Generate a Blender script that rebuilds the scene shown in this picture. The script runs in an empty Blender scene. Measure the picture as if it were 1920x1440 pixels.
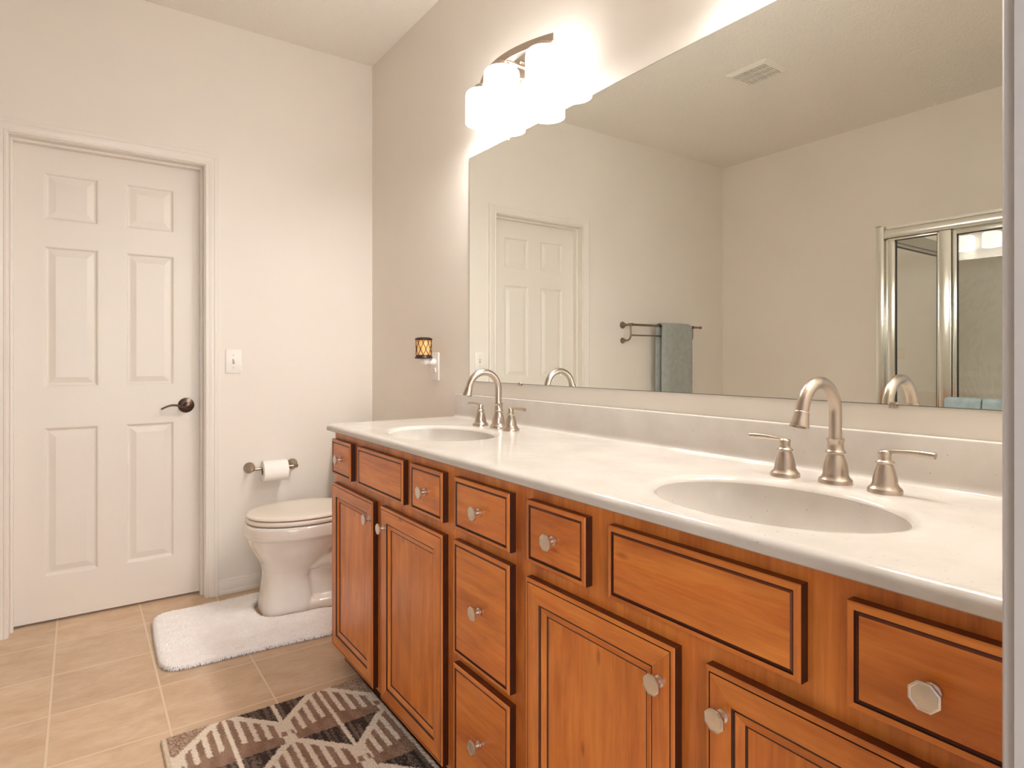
import bpy, bmesh, math, random
from math import sin, cos, pi, radians, sqrt
from mathutils import Vector, noise

# ------------------------------------------------------------------ camera, world, exposure
sc = bpy.context.scene
COL = sc.collection
CAMX, CAMY, CAMZ, YAW, FPX, HZ = -1.3205, -3.2088, 1.1297, 0.6148, 1148.07, 673.9
cd = bpy.data.cameras.new('camera')
cam = bpy.data.objects.new('camera', cd); COL.objects.link(cam)
cam.location = (CAMX, CAMY, CAMZ)
cam.rotation_euler = (pi / 2, 0, -YAW)
cd.sensor_fit = 'HORIZONTAL'; cd.sensor_width = 36.0
cd.lens = FPX * 36.0 / 1920.0
cd.shift_y = -(720.0 - HZ) / 1920.0
cd.clip_start = 0.01
sc.camera = cam

w = bpy.data.worlds.new('daylight'); sc.world = w; w.use_nodes = True
w.node_tree.nodes['Background'].inputs[0].default_value = (0.80, 0.86, 1.0, 1)
w.node_tree.nodes['Background'].inputs[1].default_value = 0.5

vs = sc.view_settings
vs.view_transform = 'Standard'; vs.look = 'None'; vs.gamma = 1.0; vs.use_curve_mapping = False
vs.exposure = 0.42
cy = sc.cycles
cy.max_bounces = 12; cy.diffuse_bounces = 8; cy.glossy_bounces = 8; cy.transparent_max_bounces = 16
cy.use_denoising = True
cy.sample_clamp_indirect = 6.0
cy.blur_glossy = 0.5

# soft fill light added behind the camera, standing in for daylight through the doorway
wl = bpy.data.lights.new('doorway_fill_light', 'AREA'); wl.shape = 'RECTANGLE'; wl.size = 2.8; wl.size_y = 2.0
wl.energy = 80; wl.color = (0.98, 0.975, 1.0)
wo = bpy.data.objects.new('doorway_fill_light', wl); COL.objects.link(wo)
wo.location = (-1.55, -5.4, 1.35); wo.rotation_euler = (pi / 2, 0, 0)

BULB_W = 5.8             # watts of each bulb of the two vanity lights
SHADE_E = 10.0            # glow of the frosted shades
LAMP_COL = (1.0, 0.955, 0.905)

rnd = random.Random(7)

# ------------------------------------------------------------------ mesh helpers
class M:
    def __init__(s): s.v = []; s.f = []; s.m = []
    def add(s, vs_, fs, mi=0):
        b = len(s.v); s.v += [tuple(p) for p in vs_]
        for f in fs: s.f.append(tuple(b + i for i in f)); s.m.append(mi)
        return s
    def box(s, x0, x1, y0, y1, z0, z1, mi=0, bev=0.0):
        if x0 > x1: x0, x1 = x1, x0
        if y0 > y1: y0, y1 = y1, y0
        if z0 > z1: z0, z1 = z1, z0
        if bev <= 0:
            vs_ = [(x, y, z) for z in (z0, z1) for y in (y0, y1) for x in (x0, x1)]
            return s.add(vs_, [(0, 2, 3, 1), (4, 5, 7, 6), (0, 1, 5, 4), (2, 6, 7, 3), (0, 4, 6, 2), (1, 3, 7, 5)], mi)
        bm = bmesh.new(); bmesh.ops.create_cube(bm, size=1)
        for v in bm.verts:
            v.co = Vector(((x0 + x1) / 2 + v.co.x * (x1 - x0), (y0 + y1) / 2 + v.co.y * (y1 - y0), (z0 + z1) / 2 + v.co.z * (z1 - z0)))
        bmesh.ops.bevel(bm, geom=bm.edges[:], offset=bev, segments=2, affect='EDGES', profile=0.5)
        bm.verts.index_update()
        s.add([v.co[:] for v in bm.verts], [[v.index for v in f.verts] for f in bm.faces], mi); bm.free()
        return s
    def lathe(s, prof, c=(0, 0, 0), ax='z', n=32, mi=0, sx=1.0, sy=1.0, closed=False, rot=0.0):
        """prof: (radius, height) pairs along axis; ax may be a vector"""
        if isinstance(ax, str): ax = {'x': (1, 0, 0), 'y': (0, 1, 0), 'z': (0, 0, 1), '-x': (-1, 0, 0), '-y': (0, -1, 0), '-z': (0, 0, -1)}[ax]
        a = Vector(ax).normalized(); t = Vector((0, 0, 1)) if abs(a.z) < .9 else Vector((1, 0, 0))
        u = a.cross(t).normalized(); w_ = a.cross(u); C = Vector(c)
        vs_ = []; fs = []
        for r, h in prof:
            for i in range(n):
                q = 2 * pi * i / n + rot
                vs_.append(C + a * h + u * (r * cos(q) * sx) + w_ * (r * sin(q) * sy))
        for j in range(len(prof) - 1):
            for i in range(n):
                k = (i + 1) % n
                fs.append((j * n + i, j * n + k, (j + 1) * n + k, (j + 1) * n + i))
        if closed:
            j = len(prof) - 1
            for i in range(n):
                k = (i + 1) % n
                fs.append((j * n + i, j * n + k, k, i))
        else:
            if prof[0][0] > 1e-6: fs.append(tuple(range(n))[::-1])
            if prof[-1][0] > 1e-6: fs.append(tuple((len(prof) - 1) * n + i for i in range(n)))
        return s.add(vs_, fs, mi)
    def tube(s, path, r, n=16, mi=0, cap=True, flat=None):
        P = [Vector(p) for p in path]; R = r if isinstance(r, (list, tuple)) else [r] * len(P)
        vs_ = []; fs = []; up = None
        for i, p in enumerate(P):
            d = (P[min(i + 1, len(P) - 1)] - P[max(i - 1, 0)]).normalized()
            if up is None:
                t = Vector((0, 0, 1)) if abs(d.z) < .9 else Vector((1, 0, 0)); up = (t - d * t.dot(d)).normalized()
            else: up = (up - d * up.dot(d)).normalized()
            sd = d.cross(up)
            ra, rb = (R[i] if isinstance(R[i], (tuple, list)) else (R[i], R[i]))
            for k in range(n):
                q = 2 * pi * k / n
                vs_.append(p + up * (ra * cos(q)) + sd * (rb * sin(q)))
        for j in range(len(P) - 1):
            for k in range(n):
                l = (k + 1) % n
                fs.append((j * n + k, j * n + l, (j + 1) * n + l, (j + 1) * n + k))
        if cap: fs.append(tuple(range(n))[::-1]); fs.append(tuple((len(P) - 1) * n + k for k in range(n)))
        return s.add(vs_, fs, mi)
    def loft(s, rings, mi=0, cap=True):
        n = len(rings[0]); vs_ = [p for r in rings for p in r]; fs = []
        for j in range(len(rings) - 1):
            for k in range(n):
                l = (k + 1) % n
                fs.append((j * n + k, j * n + l, (j + 1) * n + l, (j + 1) * n + k))
        if cap: fs.append(tuple(range(n))[::-1]); fs.append(tuple((len(rings) - 1) * n + k for k in range(n)))
        return s.add(vs_, fs, mi)
    def extrude(s, poly, axis, a, b, mi=0):
        """poly: 2D points in the plane of the two other axes, extruded from a to b"""
        n = len(poly)
        def P(p, t):
            return {'x': (t, p[0], p[1]), 'y': (p[0], t, p[1]), 'z': (p[0], p[1], t)}[axis]
        vs_ = [P(p, a) for p in poly] + [P(p, b) for p in poly]
        fs = [tuple(range(n))[::-1], tuple(range(n, 2 * n))] + [(i, (i + 1) % n, n + (i + 1) % n, n + i) for i in range(n)]
        return s.add(vs_, fs, mi)
    def rings(s, rects, fn, mats=None, hv=False, fill=True):
        """concentric rectangles [(u0,u1,v0,v1,depth)], fn(u,v,d)->xyz. mats per ring gap; hv: horizontals use mats index pair"""
        vs_ = []; 
        for u0, u1, v0, v1, d in rects: vs_ += [fn(u0, v0, d), fn(u1, v0, d), fn(u1, v1, d), fn(u0, v1, d)]
        b = len(s.v); s.v += [tuple(p) for p in vs_]
        for j in range(len(rects) - 1):
            mm = mats[j] if mats else 0
            for i in range(4):
                k = (i + 1) % 4
                s.f.append((b + 4 * j + i, b + 4 * j + k, b + 4 * j + 4 + k, b + 4 * j + 4 + i))
                s.m.append(mm if not isinstance(mm, tuple) else (mm[0] if i % 2 == 0 else mm[1]))
        if fill:
            j = len(rects) - 1; mm = mats[-1] if mats else 0
            s.f.append((b + 4 * j, b + 4 * j + 1, b + 4 * j + 2, b + 4 * j + 3)); s.m.append(mm if not isinstance(mm, tuple) else mm[0])
        return s

def props(o, label=None, cat=None, group=None, kind=None):
    if label: o['label'] = label
    if cat: o['category'] = cat
    if group: o['group'] = group
    if kind: o['kind'] = kind
    return o

ORG = {}
def empty(name, loc, label=None, cat=None, group=None, kind=None):
    o = bpy.data.objects.new(name, None); COL.objects.link(o); o.location = loc
    o.empty_display_size = 0.05; ORG[o.name] = Vector(loc)
    return props(o, label, cat, group, kind)

def obj(name, m, mats, parent=None, smooth=35, origin=None, label=None, recalc=True, **kw):
    org = ORG[parent.name] if parent is not None else Vector(origin or (0, 0, 0))
    me = bpy.data.meshes.new(name)
    me.from_pydata([(v[0] - org.x, v[1] - org.y, v[2] - org.z) for v in m.v], [], m.f)
    if not isinstance(mats, (list, tuple)): mats = [mats]
    for t in mats: me.materials.append(t)
    if len(mats) > 1: me.polygons.foreach_set('material_index', m.m)
    if recalc:
        bm = bmesh.new(); bm.from_mesh(me); bmesh.ops.recalc_face_normals(bm, faces=bm.faces); bm.to_mesh(me); bm.free()
    if smooth:
        me.polygons.foreach_set('use_smooth', [True] * len(me.polygons)); me.set_sharp_from_angle(angle=radians(smooth))
    me.update()
    o = bpy.data.objects.new(name, me); COL.objects.link(o)
    if parent is not None: o.parent = parent; ORG[o.name] = org
    else: o.location = org; ORG[o.name] = org
    return props(o, label, **kw)

def copy_tree(o, parent=None):
    c = o.copy(); COL.objects.link(c)
    if parent is not None: c.parent = parent
    for ch in list(o.children): copy_tree(ch, c)
    return c

# ------------------------------------------------------------------ materials
def srgb(r, g, b):
    f = lambda c: (c / 255 / 12.92) if c / 255 <= .04045 else ((c / 255 + .055) / 1.055) ** 2.4
    return (f(r), f(g), f(b), 1)

class Mat:
    def __init__(s, name):
        s.m = bpy.data.materials.new(name); s.m.use_nodes = True
        s.nt = s.m.node_tree; s.N = s.nt.nodes; s.L = s.nt.links
        s.b = s.N['Principled BSDF']; s.out = s.N['Material Output']
    def node(s, t, **kw):
        n = s.N.new(t)
        for k, v in kw.items():
            if k.startswith('i_'): n.inputs[int(k[2:])].default_value = v
            else: setattr(n, k, v)
        return n
    def link(s, a, b): s.L.new(a, b); return s
    def set(s, **kw):
        for k, v in kw.items(): s.b.inputs[k.replace('_', ' ')].default_value = v
        return s
    def coord(s, scale=(1, 1, 1), rand=0.0, kind='Object'):
        tc = s.node('ShaderNodeTexCoord'); mp = s.node('ShaderNodeMapping'); mp.inputs['Scale'].default_value = scale
        s.link(tc.outputs[kind], mp.inputs[0])
        if rand:
            oi = s.node('ShaderNodeObjectInfo'); mu = s.node('ShaderNodeMath', operation='MULTIPLY'); mu.inputs[1].default_value = rand
            cb = s.node('ShaderNodeCombineXYZ'); s.link(oi.outputs['Random'], mu.inputs[0])
            for i in range(3): s.link(mu.outputs[0], cb.inputs[i])
            s.link(cb.outputs[0], mp.inputs['Location'])
        return mp.outputs[0]
    def noise(s, vec, scale, detail=4, rough=.55, dist=0):
        n = s.node('ShaderNodeTexNoise'); n.inputs['Scale'].default_value = scale; n.inputs['Detail'].default_value = detail
        n.inputs['Roughness'].default_value = rough; n.inputs['Distortion'].default_value = dist
        s.link(vec, n.inputs['Vector']); return n.outputs['Fac']
    def ramp(s, fac, stops, interp='LINEAR'):
        r = s.node('ShaderNodeValToRGB'); r.color_ramp.interpolation = interp; e = r.color_ramp.elements
        while len(e) < len(stops): e.new(0.5)
        for i, (p, c) in enumerate(stops): e[i].position = p; e[i].color = c if len(c) == 4 else (*c, 1)
        s.link(fac, r.inputs[0]); return r.outputs['Color']
    def mix(s, fac, a, b, mode='MIX'):
        n = s.node('ShaderNodeMix', data_type='RGBA', blend_type=mode)
        for v, i in ((fac, 0), (a, 6), (b, 7)):
            if hasattr(v, 'is_linked'): s.link(v, n.inputs[i])
            else: n.inputs[i].default_value = v
        return n.outputs[2]
    def bump(s, h, strength=.2, dist=.002):
        n = s.node('ShaderNodeBump'); n.inputs['Strength'].default_value = strength; n.inputs['Distance'].default_value = dist
        s.link(h, n.inputs['Height']); s.link(n.outputs[0], s.b.inputs['Normal']); return s

def plain(name, c, rough=.5, metal=0.0, **kw):
    m = Mat(name); m.set(Base_Color=c, Roughness=rough, Metallic=metal, **kw); return m
def varied(name, c1, c2, scale, rough=.5, metal=0.0, bump=0.0, bscale=None, bd=.001):
    m = Mat(name); v = m.coord()
    f = m.noise(v, scale); m.link(m.ramp(f, [(.3, c1), (.7, c2)]), m.b.inputs['Base Color'])
    m.set(Roughness=rough, Metallic=metal)
    if bump: m.bump(m.noise(v, bscale or scale * 4, 3), bump, bd)
    return m.m

def m_wall():
    return varied('wall_paint', srgb(231, 225, 216), srgb(234, 228, 220), 2.0, .62, bump=.06, bscale=260, bd=.0006)
def m_ceiling():
    m = Mat('ceiling_texture'); v = m.coord()
    m.set(Base_Color=srgb(238, 235, 229), Roughness=.85)
    a = m.noise(v, 45, 3, .5, 1.2)
    m.bump(m.ramp(a, [(.42, (0, 0, 0)), (.58, (1, 1, 1))]), .4, .0035); return m.m
def m_trim():
    return varied('trim_enamel', srgb(231, 225, 216), srgb(234, 228, 220), 3, .32, bump=.03, bscale=90)
def m_door():
    m = Mat('door_enamel'); v = m.coord((22, 22, 1.6))
    m.set(Base_Color=srgb(231, 225, 216), Roughness=.36)
    m.bump(m.noise(v, 9, 5, .6, .6), .10, .0012); return m.m
def m_wood(name, ax, dark=False):
    """ax: axis of the grain"""
    m = Mat(name); s = {'y': (9, 1.0, 9), 'z': (9, 9, 1.0)}[ax]
    v = m.coord(s, rand=40)
    f1 = m.noise(v, 2.2, 6, .62, .7)
    c = m.ramp(f1, [(.25, srgb(180, 92, 34)), (.46, srgb(216, 124, 48)), (.68, srgb(236, 150, 66))])
    v2 = m.coord({'y': (60, 4, 60), 'z': (60, 60, 4)}[ax], rand=40)
    f2 = m.noise(v2, 2.0, 4, .6, .3)
    c = m.mix(.22, c, m.ramp(f2, [(.35, srgb(168, 88, 38)), (.65, srgb(236, 156, 80))]), 'MIX')
    v3 = m.coord({'y': (3, 1.6, 4), 'z': (4, 3, 1.6)}[ax], rand=40); f3 = m.noise(v3, 1.9, 4, .6, .5)
    c = m.mix(1.0, c, m.ramp(f3, [(.30, (.70, .62, .54)), (.5, (.94, .91, .87)), (.70, (1.08, 1.05, 1.0))]), 'MULTIPLY')
    vk = m.node('ShaderNodeTexVoronoi'); vk.inputs['Scale'].default_value = 9; m.link(m.coord({'y': (1.5, .55, 1.5), 'z': (1.5, 1.5, .55)}[ax], rand=40), vk.inputs['Vector'])
    c = m.mix(1.0, c, m.ramp(vk.outputs['Distance'], [(.03, (.62, .5, .42)), (.10, (1, 1, 1))]), 'MULTIPLY')
    m.link(c, m.b.inputs['Base Color'])
    m.set(Roughness=.34, Coat_Weight=.25, Coat_Roughness=.22)
    m.bump(f2, .05, .0005); return m.m
def m_marble():
    m = Mat('cultured_marble'); v = m.coord()
    a = m.ramp(m.noise(v, 7, 5, .6), [(.3, srgb(196, 189, 181)), (.7, srgb(210, 204, 196))])
    vo = m.node('ShaderNodeTexVoronoi'); vo.inputs['Scale'].default_value = 62; m.link(v, vo.inputs['Vector'])
    sp = m.ramp(vo.outputs['Distance'], [(.05, (1, 1, 1)), (.11, (0, 0, 0))])
    gate = m.ramp(m.noise(v, 22, 2), [(.46, (0, 0, 0)), (.54, (.7, .7, .7))])
    c = m.mix(m.mix(1.0, sp, gate, 'MULTIPLY'), a, srgb(158, 141, 122))
    vo2 = m.node('ShaderNodeTexVoronoi'); vo2.inputs['Scale'].default_value = 180; m.link(v, vo2.inputs['Vector'])
    sp2 = m.ramp(vo2.outputs['Distance'], [(.10, (.4, .4, .4)), (.2, (0, 0, 0))])
    c = m.mix(m.mix(1.0, sp2, m.ramp(m.noise(v, 30, 2), [(.5, (.12, .12, .12)), (.6, (.5, .5, .5))]), 'MULTIPLY'), c, srgb(186, 170, 152))
    m.link(c, m.b.inputs['Base Color']); m.set(Roughness=.14, Specular_IOR_Level=.3); return m.m
def m_nickel(name='brushed_nickel', c=(196, 182, 168), rough=.28):
    m = Mat(name); v = m.coord((9, 9, 9))
    m.set(Base_Color=srgb(*c), Metallic=1.0)
    m.link(m.ramp(m.noise(v, 3, 3), [(.3, (rough,) * 3), (.7, (rough + .01,) * 3)]), m.b.inputs['Roughness']); return m.m
def m_tile():
    m = Mat('floor_tile'); T = .3048
    tc = m.node('ShaderNodeTexCoord'); mp = m.node('ShaderNodeMapping'); m.link(tc.outputs['Object'], mp.inputs[0])
    mp.inputs['Location'].default_value = (1.3988 + T * 8, .1711 + T * 20, 0)
    br = m.node('ShaderNodeTexBrick'); br.offset = 0.0; br.squash = 1.0
    br.inputs['Scale'].default_value = 1.0; br.inputs['Mortar Size'].default_value = .0046; br.inputs['Mortar Smooth'].default_value = .35
    br.inputs['Brick Width'].default_value = T; br.inputs['Row Height'].default_value = T; br.inputs['Bias'].default_value = 0
    br.inputs['Color1'].default_value = (.94, .94, .94, 1); br.inputs['Color2'].default_value = (1.05, 1.04, 1.03, 1)
    m.link(mp.outputs[0], br.inputs['Vector'])
    v = m.coord((1.0, 1.7, 1))
    a = m.ramp(m.noise(v, 7, 6, .62, .4), [(.32, srgb(192, 156, 120)), (.5, srgb(211, 180, 148)), (.68, srgb(225, 201, 174))])
    b = m.ramp(m.noise(m.coord((2, 6, 1)), 14, 5, .65), [(.3, srgb(202, 174, 144)), (.7, srgb(225, 204, 178))])
    c = m.mix(.42, a, b); c = m.mix(1.0, c, br.outputs['Color'], 'MULTIPLY')
    c = m.mix(br.outputs['Fac'], c, srgb(230, 208, 180))
    m.link(c, m.b.inputs['Base Color'])
    inv = m.node('ShaderNodeMath', operation='SUBTRACT'); inv.inputs[0].default_value = 1.0; m.link(br.outputs['Fac'], inv.inputs[1])
    ad = m.node('ShaderNodeMath', operation='MULTIPLY_ADD'); m.link(m.noise(v, 60, 4), ad.inputs[0]); ad.inputs[1].default_value = .25; m.link(inv.outputs[0], ad.inputs[2])
    m.bump(ad.outputs[0], .35, .0012); m.set(Roughness=.42); return m.m
def m_glass():
    m = Mat('shower_glass'); m.N.remove(m.b)
    t = m.node('ShaderNodeBsdfTransparent'); t.inputs[0].default_value = (.985, .992, .988, 1)
    g = m.node('ShaderNodeBsdfGlossy'); g.inputs['Roughness'].default_value = .0; g.inputs[0].default_value = (1, 1, 1, 1)
    f = m.node('ShaderNodeFresnel'); ge = m.node('ShaderNodeNewGeometry'); ma = m.node('ShaderNodeMath', operation='MULTIPLY_ADD')
    m.link(ge.outputs['Backfacing'], ma.inputs[0]); ma.inputs[1].default_value = 1 / 1.55 - 1.55; ma.inputs[2].default_value = 1.55; m.link(ma.outputs[0], f.inputs[0])
    mx = m.node('ShaderNodeMixShader'); m.link(f.outputs[0], mx.inputs[0]); m.link(t.outputs[0], mx.inputs[1]); m.link(g.outputs[0], mx.inputs[2])
    m.link(mx.outputs[0], m.out.inputs[0]); return m.m
def m_emit(name, c, e):
    m = Mat(name); m.set(Base_Color=(.8, .8, .8, 1), Roughness=.4, Emission_Color=(*c, 1), Emission_Strength=e); return m.m
def m_color_attr(name, rough=.95, bump=0):
    m = Mat(name); a = m.node('ShaderNodeAttribute', attribute_name='pattern')
    v = m.coord(); n = m.ramp(m.noise(v, 420, 3, .7), [(.3, (.74, .74, .74)), (.7, (1.15, 1.15, 1.15))])
    m.link(m.mix(1.0, a.outputs['Color'], n, 'MULTIPLY'), m.b.inputs['Base Color'])
    m.set(Roughness=rough, Specular_IOR_Level=.1)
    if bump: m.bump(m.noise(v, 300, 3), bump, .003)
    return m.m
def m_towel(name, c1, c2):
    m = Mat(name); v = m.coord((1, 1, .8))
    c = m.ramp(m.noise(v, 28, 4, .6), [(.35, c1), (.65, c2)]); m.link(c, m.b.inputs['Base Color'])
    m.set(Roughness=.95, Sheen_Weight=.35, Sheen_Roughness=.4, Specular_IOR_Level=.1)
    m.bump(m.noise(m.coord(), 330, 3, .7), .7, .003); return m.m

WALL = m_wall(); CEIL = m_ceiling(); TRIM = m_trim(); DOOR = m_door(); TILE = m_tile()
WOODH = m_wood('stained_wood_horizontal', 'y'); WOODV = m_wood('stained_wood_vertical', 'z')
GLAZE_SHADOW = varied('dark_glaze_and_shadow', srgb(52, 20, 8), srgb(74, 30, 12), 30, .4)  # groove glaze; also the shade painted on the side edges of the fronts
EDGE = varied('glazed_edge', srgb(92, 36, 14), srgb(124, 54, 22), 24, .36)
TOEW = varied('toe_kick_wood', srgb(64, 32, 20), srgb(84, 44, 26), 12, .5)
MARBLE = m_marble()
NICKEL = m_nickel(); KNOB = m_nickel('satin_nickel', (228, 221, 212), .34)
BRONZE = varied('oil_rubbed_bronze', srgb(88, 72, 64), srgb(104, 88, 80), 30, .32, 1.0)
DARKNI = m_nickel('dark_nickel', (150, 136, 122), .28)
ALU = m_nickel('polished_aluminium', (214, 212, 204), .2)
GASKET = plain('black_gasket', srgb(34, 32, 30), .5).m
GLASS = m_glass()
SHADE = m_emit('frosted_glass_lit', (1.0, .965, .93), SHADE_E)
BULB = m_emit('bulb_lit', (1.0, .86, .7), 12)
PORC = plain('porcelain', srgb(236, 230, 222), .08, Coat_Weight=.5).m
SEATM = plain('seat_enamel', srgb(240, 232, 220), .2).m
PLAST = plain('white_plastic', srgb(240, 236, 230), .35).m
DARK = plain('dark_slot', srgb(38, 34, 30), .8).m
PAPER = varied('tissue_paper', srgb(246, 243, 238), srgb(250, 247, 243), 40, .9, bump=.3, bscale=220)
SURR = varied('surround_panel', srgb(214, 212, 200), srgb(226, 224, 214), 5, .25)
VENTM = plain('vent_enamel', srgb(238, 234, 226), .5).m
TOWELG = m_towel('sage_grey_terry', srgb(160, 167, 163), srgb(174, 180, 176))
TOWELB = m_towel('pale_blue_terry', srgb(160, 180, 186), srgb(180, 198, 203))

def mirror_mat():
    m = Mat('mirror_silver'); m.N.remove(m.b)
    g = m.node('ShaderNodeBsdfGlossy'); g.inputs[0].default_value = (.96, .99, .955, 1); g.inputs['Roughness'].default_value = 0.0
    m.link(g.outputs[0], m.out.inputs[0]); return m.m
MIRR = mirror_mat()

# ------------------------------------------------------------------ room
H = 2.746; XL = -3.141; YF = -3.045; WT = 0.12
DX0, DX1, DZ = -1.556, -.838, 2.048         # closed door opening
EX0, EX1, EZ = -1.54, -.7265, 2.048          # open doorway behind which the camera stands
def struct(name, m, mat, **kw): return obj(name, m, mat, kind='structure', smooth=kw.pop('smooth', 0), **kw)

struct('floor', M().box(XL - .2, .2, -5.2, .2, -.05, 0), TILE)
struct('ceiling', M().box(XL - .2, .2, YF - WT, .2, H, H + .05), CEIL)
struct('wall_right', M().box(0, .12, YF - WT, .12, 0, H), WALL)
struct('wall_left', M().box(XL - .12, XL, YF - WT, .12, 0, H), WALL)
m = M().box(XL, DX0 - .02, 0, WT, 0, H).box(DX1 + .02, 0, 0, WT, 0, H).box(DX0 - .02, DX1 + .02, 0, WT, DZ + .02, H)
struct('wall_back', m, WALL)
m = M().box(XL, EX0 - .02, YF - WT, YF, 0, H).box(EX1 + .02, 0, YF - WT, YF, 0, H).box(EX0 - .02, EX1 + .02, YF - WT, YF, EZ + .02, H)
struct('wall_front', m, WALL)
m = M().box(DX0 - .1, DX1 + .1, WT + .6, WT + .65, 0, H).box(DX0 - .15, DX0 - .1, WT, WT + .65, 0, H).box(DX1 + .1, DX1 + .15, WT, WT + .65, 0, H)
struct('wall_closet', m, WALL)

# colonial casing: profile (distance from inner edge, thickness)
CAS = [(0, 0), (0, .0075), (.003, .0095), (.010, .0095), (.013, .0075), (.018, .0085), (.030, .0125), (.036, .0125), (.039, .0145), (.052, .0150), (.056, .0125), (.056, 0)]
def casing(name, x0, x1, z1, y, sgn, mt=None):
    m = M(); n = len(CAS); R = .004
    for (p, q) in ((0, 1), (1, 2), (2, 3)):
        rings = []
        for e in (p, q):
            ring = []
            for d, t in CAS:
                d += R
                pt = {0: (x0 - d, 0), 1: (x0 - d, z1 + d), 2: (x1 + d, z1 + d), 3: (x1 + d, 0)}[e]
                ring.append((pt[0], y + sgn * t, pt[1]))
            rings.append(ring)
        m.loft(rings)
    return struct(name, m, mt or TRIM, smooth=20)
casing('trim_1', DX0, DX1, DZ, 0, -1)
DIMTRIM = varied('dimmed_trim_enamel', srgb(190, 186, 182), srgb(196, 192, 188), 3, .4, bump=.03, bscale=90)  # trim enamel painted darker, putting the dimmer light at this doorway into the colour
casing('trim_2', EX0, EX1, EZ, YF, 1, DIMTRIM)
def jamb(name, x0, x1, z1, y0, y1, sy0=None, sy1=None, mt=None):
    m = M().box(x0 - .018, x0, y0, y1, 0, z1 + .018).box(x1, x1 + .018, y0, y1, 0, z1 + .018).box(x0, x1, y0, y1, z1, z1 + .018)
    if sy0 is not None:
        m.box(x0, x0 + .011, sy0, sy1, 0, z1, bev=.002).box(x1 - .011, x1, sy0, sy1, 0, z1, bev=.002).box(x0 + .011, x1 - .011, sy0, sy1, z1 - .011, z1, bev=.002)
    return struct(name, m, mt or TRIM)
jamb('trim_3', DX0, DX1, DZ, 0, WT, .045, .08)
jamb('trim_4', EX0, EX1, EZ, YF - WT, YF, mt=DIMTRIM)

BB = [(0, 0), (-.016, 0), (-.018, .004), (-.018, .014), (-.014, .020), (-.011, .022), (-.011, .055), (-.008, .062), (-.008, .067), (-.004, .073), (0, .074)]
def baseboard(name, a, b, axis, wall, sgn):
    m = M(); poly = [(wall - sgn * p[0], p[1]) for p in BB]
    m.extrude(poly, axis, a, b); return struct(name, m, TRIM, smooth=25)
baseboard('baseboard_back', DX1 + .0605, -.0005, 'x', -.0005, -1)
baseboard('baseboard_back_left', XL + .0005, DX0 - .0605, 'x', -.0005, -1)
baseboard('baseboard_right', -.953, -.019, 'y', -.0005, -1)
baseboard('baseboard_left', -1.56, -.019, 'y', XL + .0005, 1)

# ------------------------------------------------------------------ six panel door
LY = .081; lx0, lx1, lz0, lz1 = DX0 + .003, DX1 - .003, .012, DZ - .003
d1 = empty('door_1', ((lx0 + lx1) / 2, LY, 0), kind='structure')
xs = [lx0, -1.446, -1.252, -1.149, -.955, lx1]; zs = [lz0, .200, .836, 1.010, 1.616, 1.728, 1.930, lz1]
m = M(); fnd = lambda u, v, d: (u, LY + d, v)
for i in range(5):
    for j in range(7):
        u0, u1, v0, v1 = xs[i], xs[i + 1], zs[j], zs[j + 1]
        if i in (1, 3) and j in (1, 3, 5):
            rr = []
            for ins, dp in ((0, 0), (.004, .001), (.009, .0065), (.014, .0085), (.018, .0085), (.040, .0030), (.042, .0026)):
                rr.append((u0 + ins, u1 - ins, v0 + ins, v1 - ins, dp))
            m.rings(rr, fnd)
        else: m.add([fnd(u0, v0, 0), fnd(u1, v0, 0), fnd(u1, v1, 0), fnd(u0, v1, 0)], [(0, 1, 2, 3)])
bk = .034
m.add([(lx0, LY, lz0), (lx1, LY, lz0), (lx1, LY, lz1), (lx0, LY, lz1), (lx0, LY + bk, lz0), (lx1, LY + bk, lz0), (lx1, LY + bk, lz1), (lx0, LY + bk, lz1)],
      [(0, 1, 5, 4), (1, 2, 6, 5), (2, 3, 7, 6), (3, 0, 4, 7), (4, 5, 6, 7)])
obj('leaf', m, DOOR, d1, smooth=0, recalc=False)
hx, hz = -.905, .911
m = M().lathe([(.0, .0), (.035, 0), (.0355, .002), (.034, .006), (.026, .0095), (.015, .012), (.0135, .016), (.0125, .03), (.014, .036), (.0155, .044), (.014, .052), (.008, .055), (0, .0555)], (hx, LY, hz), '-y', 40)
h = obj('lever_handle', m, BRONZE, d1, label='dark bronze lever handle')
m = M(); pts = []; rr = []
for i in range(19):
    t = i / 18
    pts.append((hx - .008 - .100 * t, LY - .047 - .004 * sin(t * pi), hz - .004 - .004 * sin(t * 1.4) + .013 * sin(max(0, t - .12) / .88 * pi) - .004 * t * t))
    rr.append((.0058 - .002 * t, .0105 - .0035 * t))
m.tube(pts, rr, 14)
m.lathe([(0, 0), (.0028, 0), (.0028, .0016), (0, .0018)], (hx, LY - .0078, hz + .023), '-y', 12)
hv = obj('lever', m, BRONZE, d1); hv.parent = h

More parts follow.
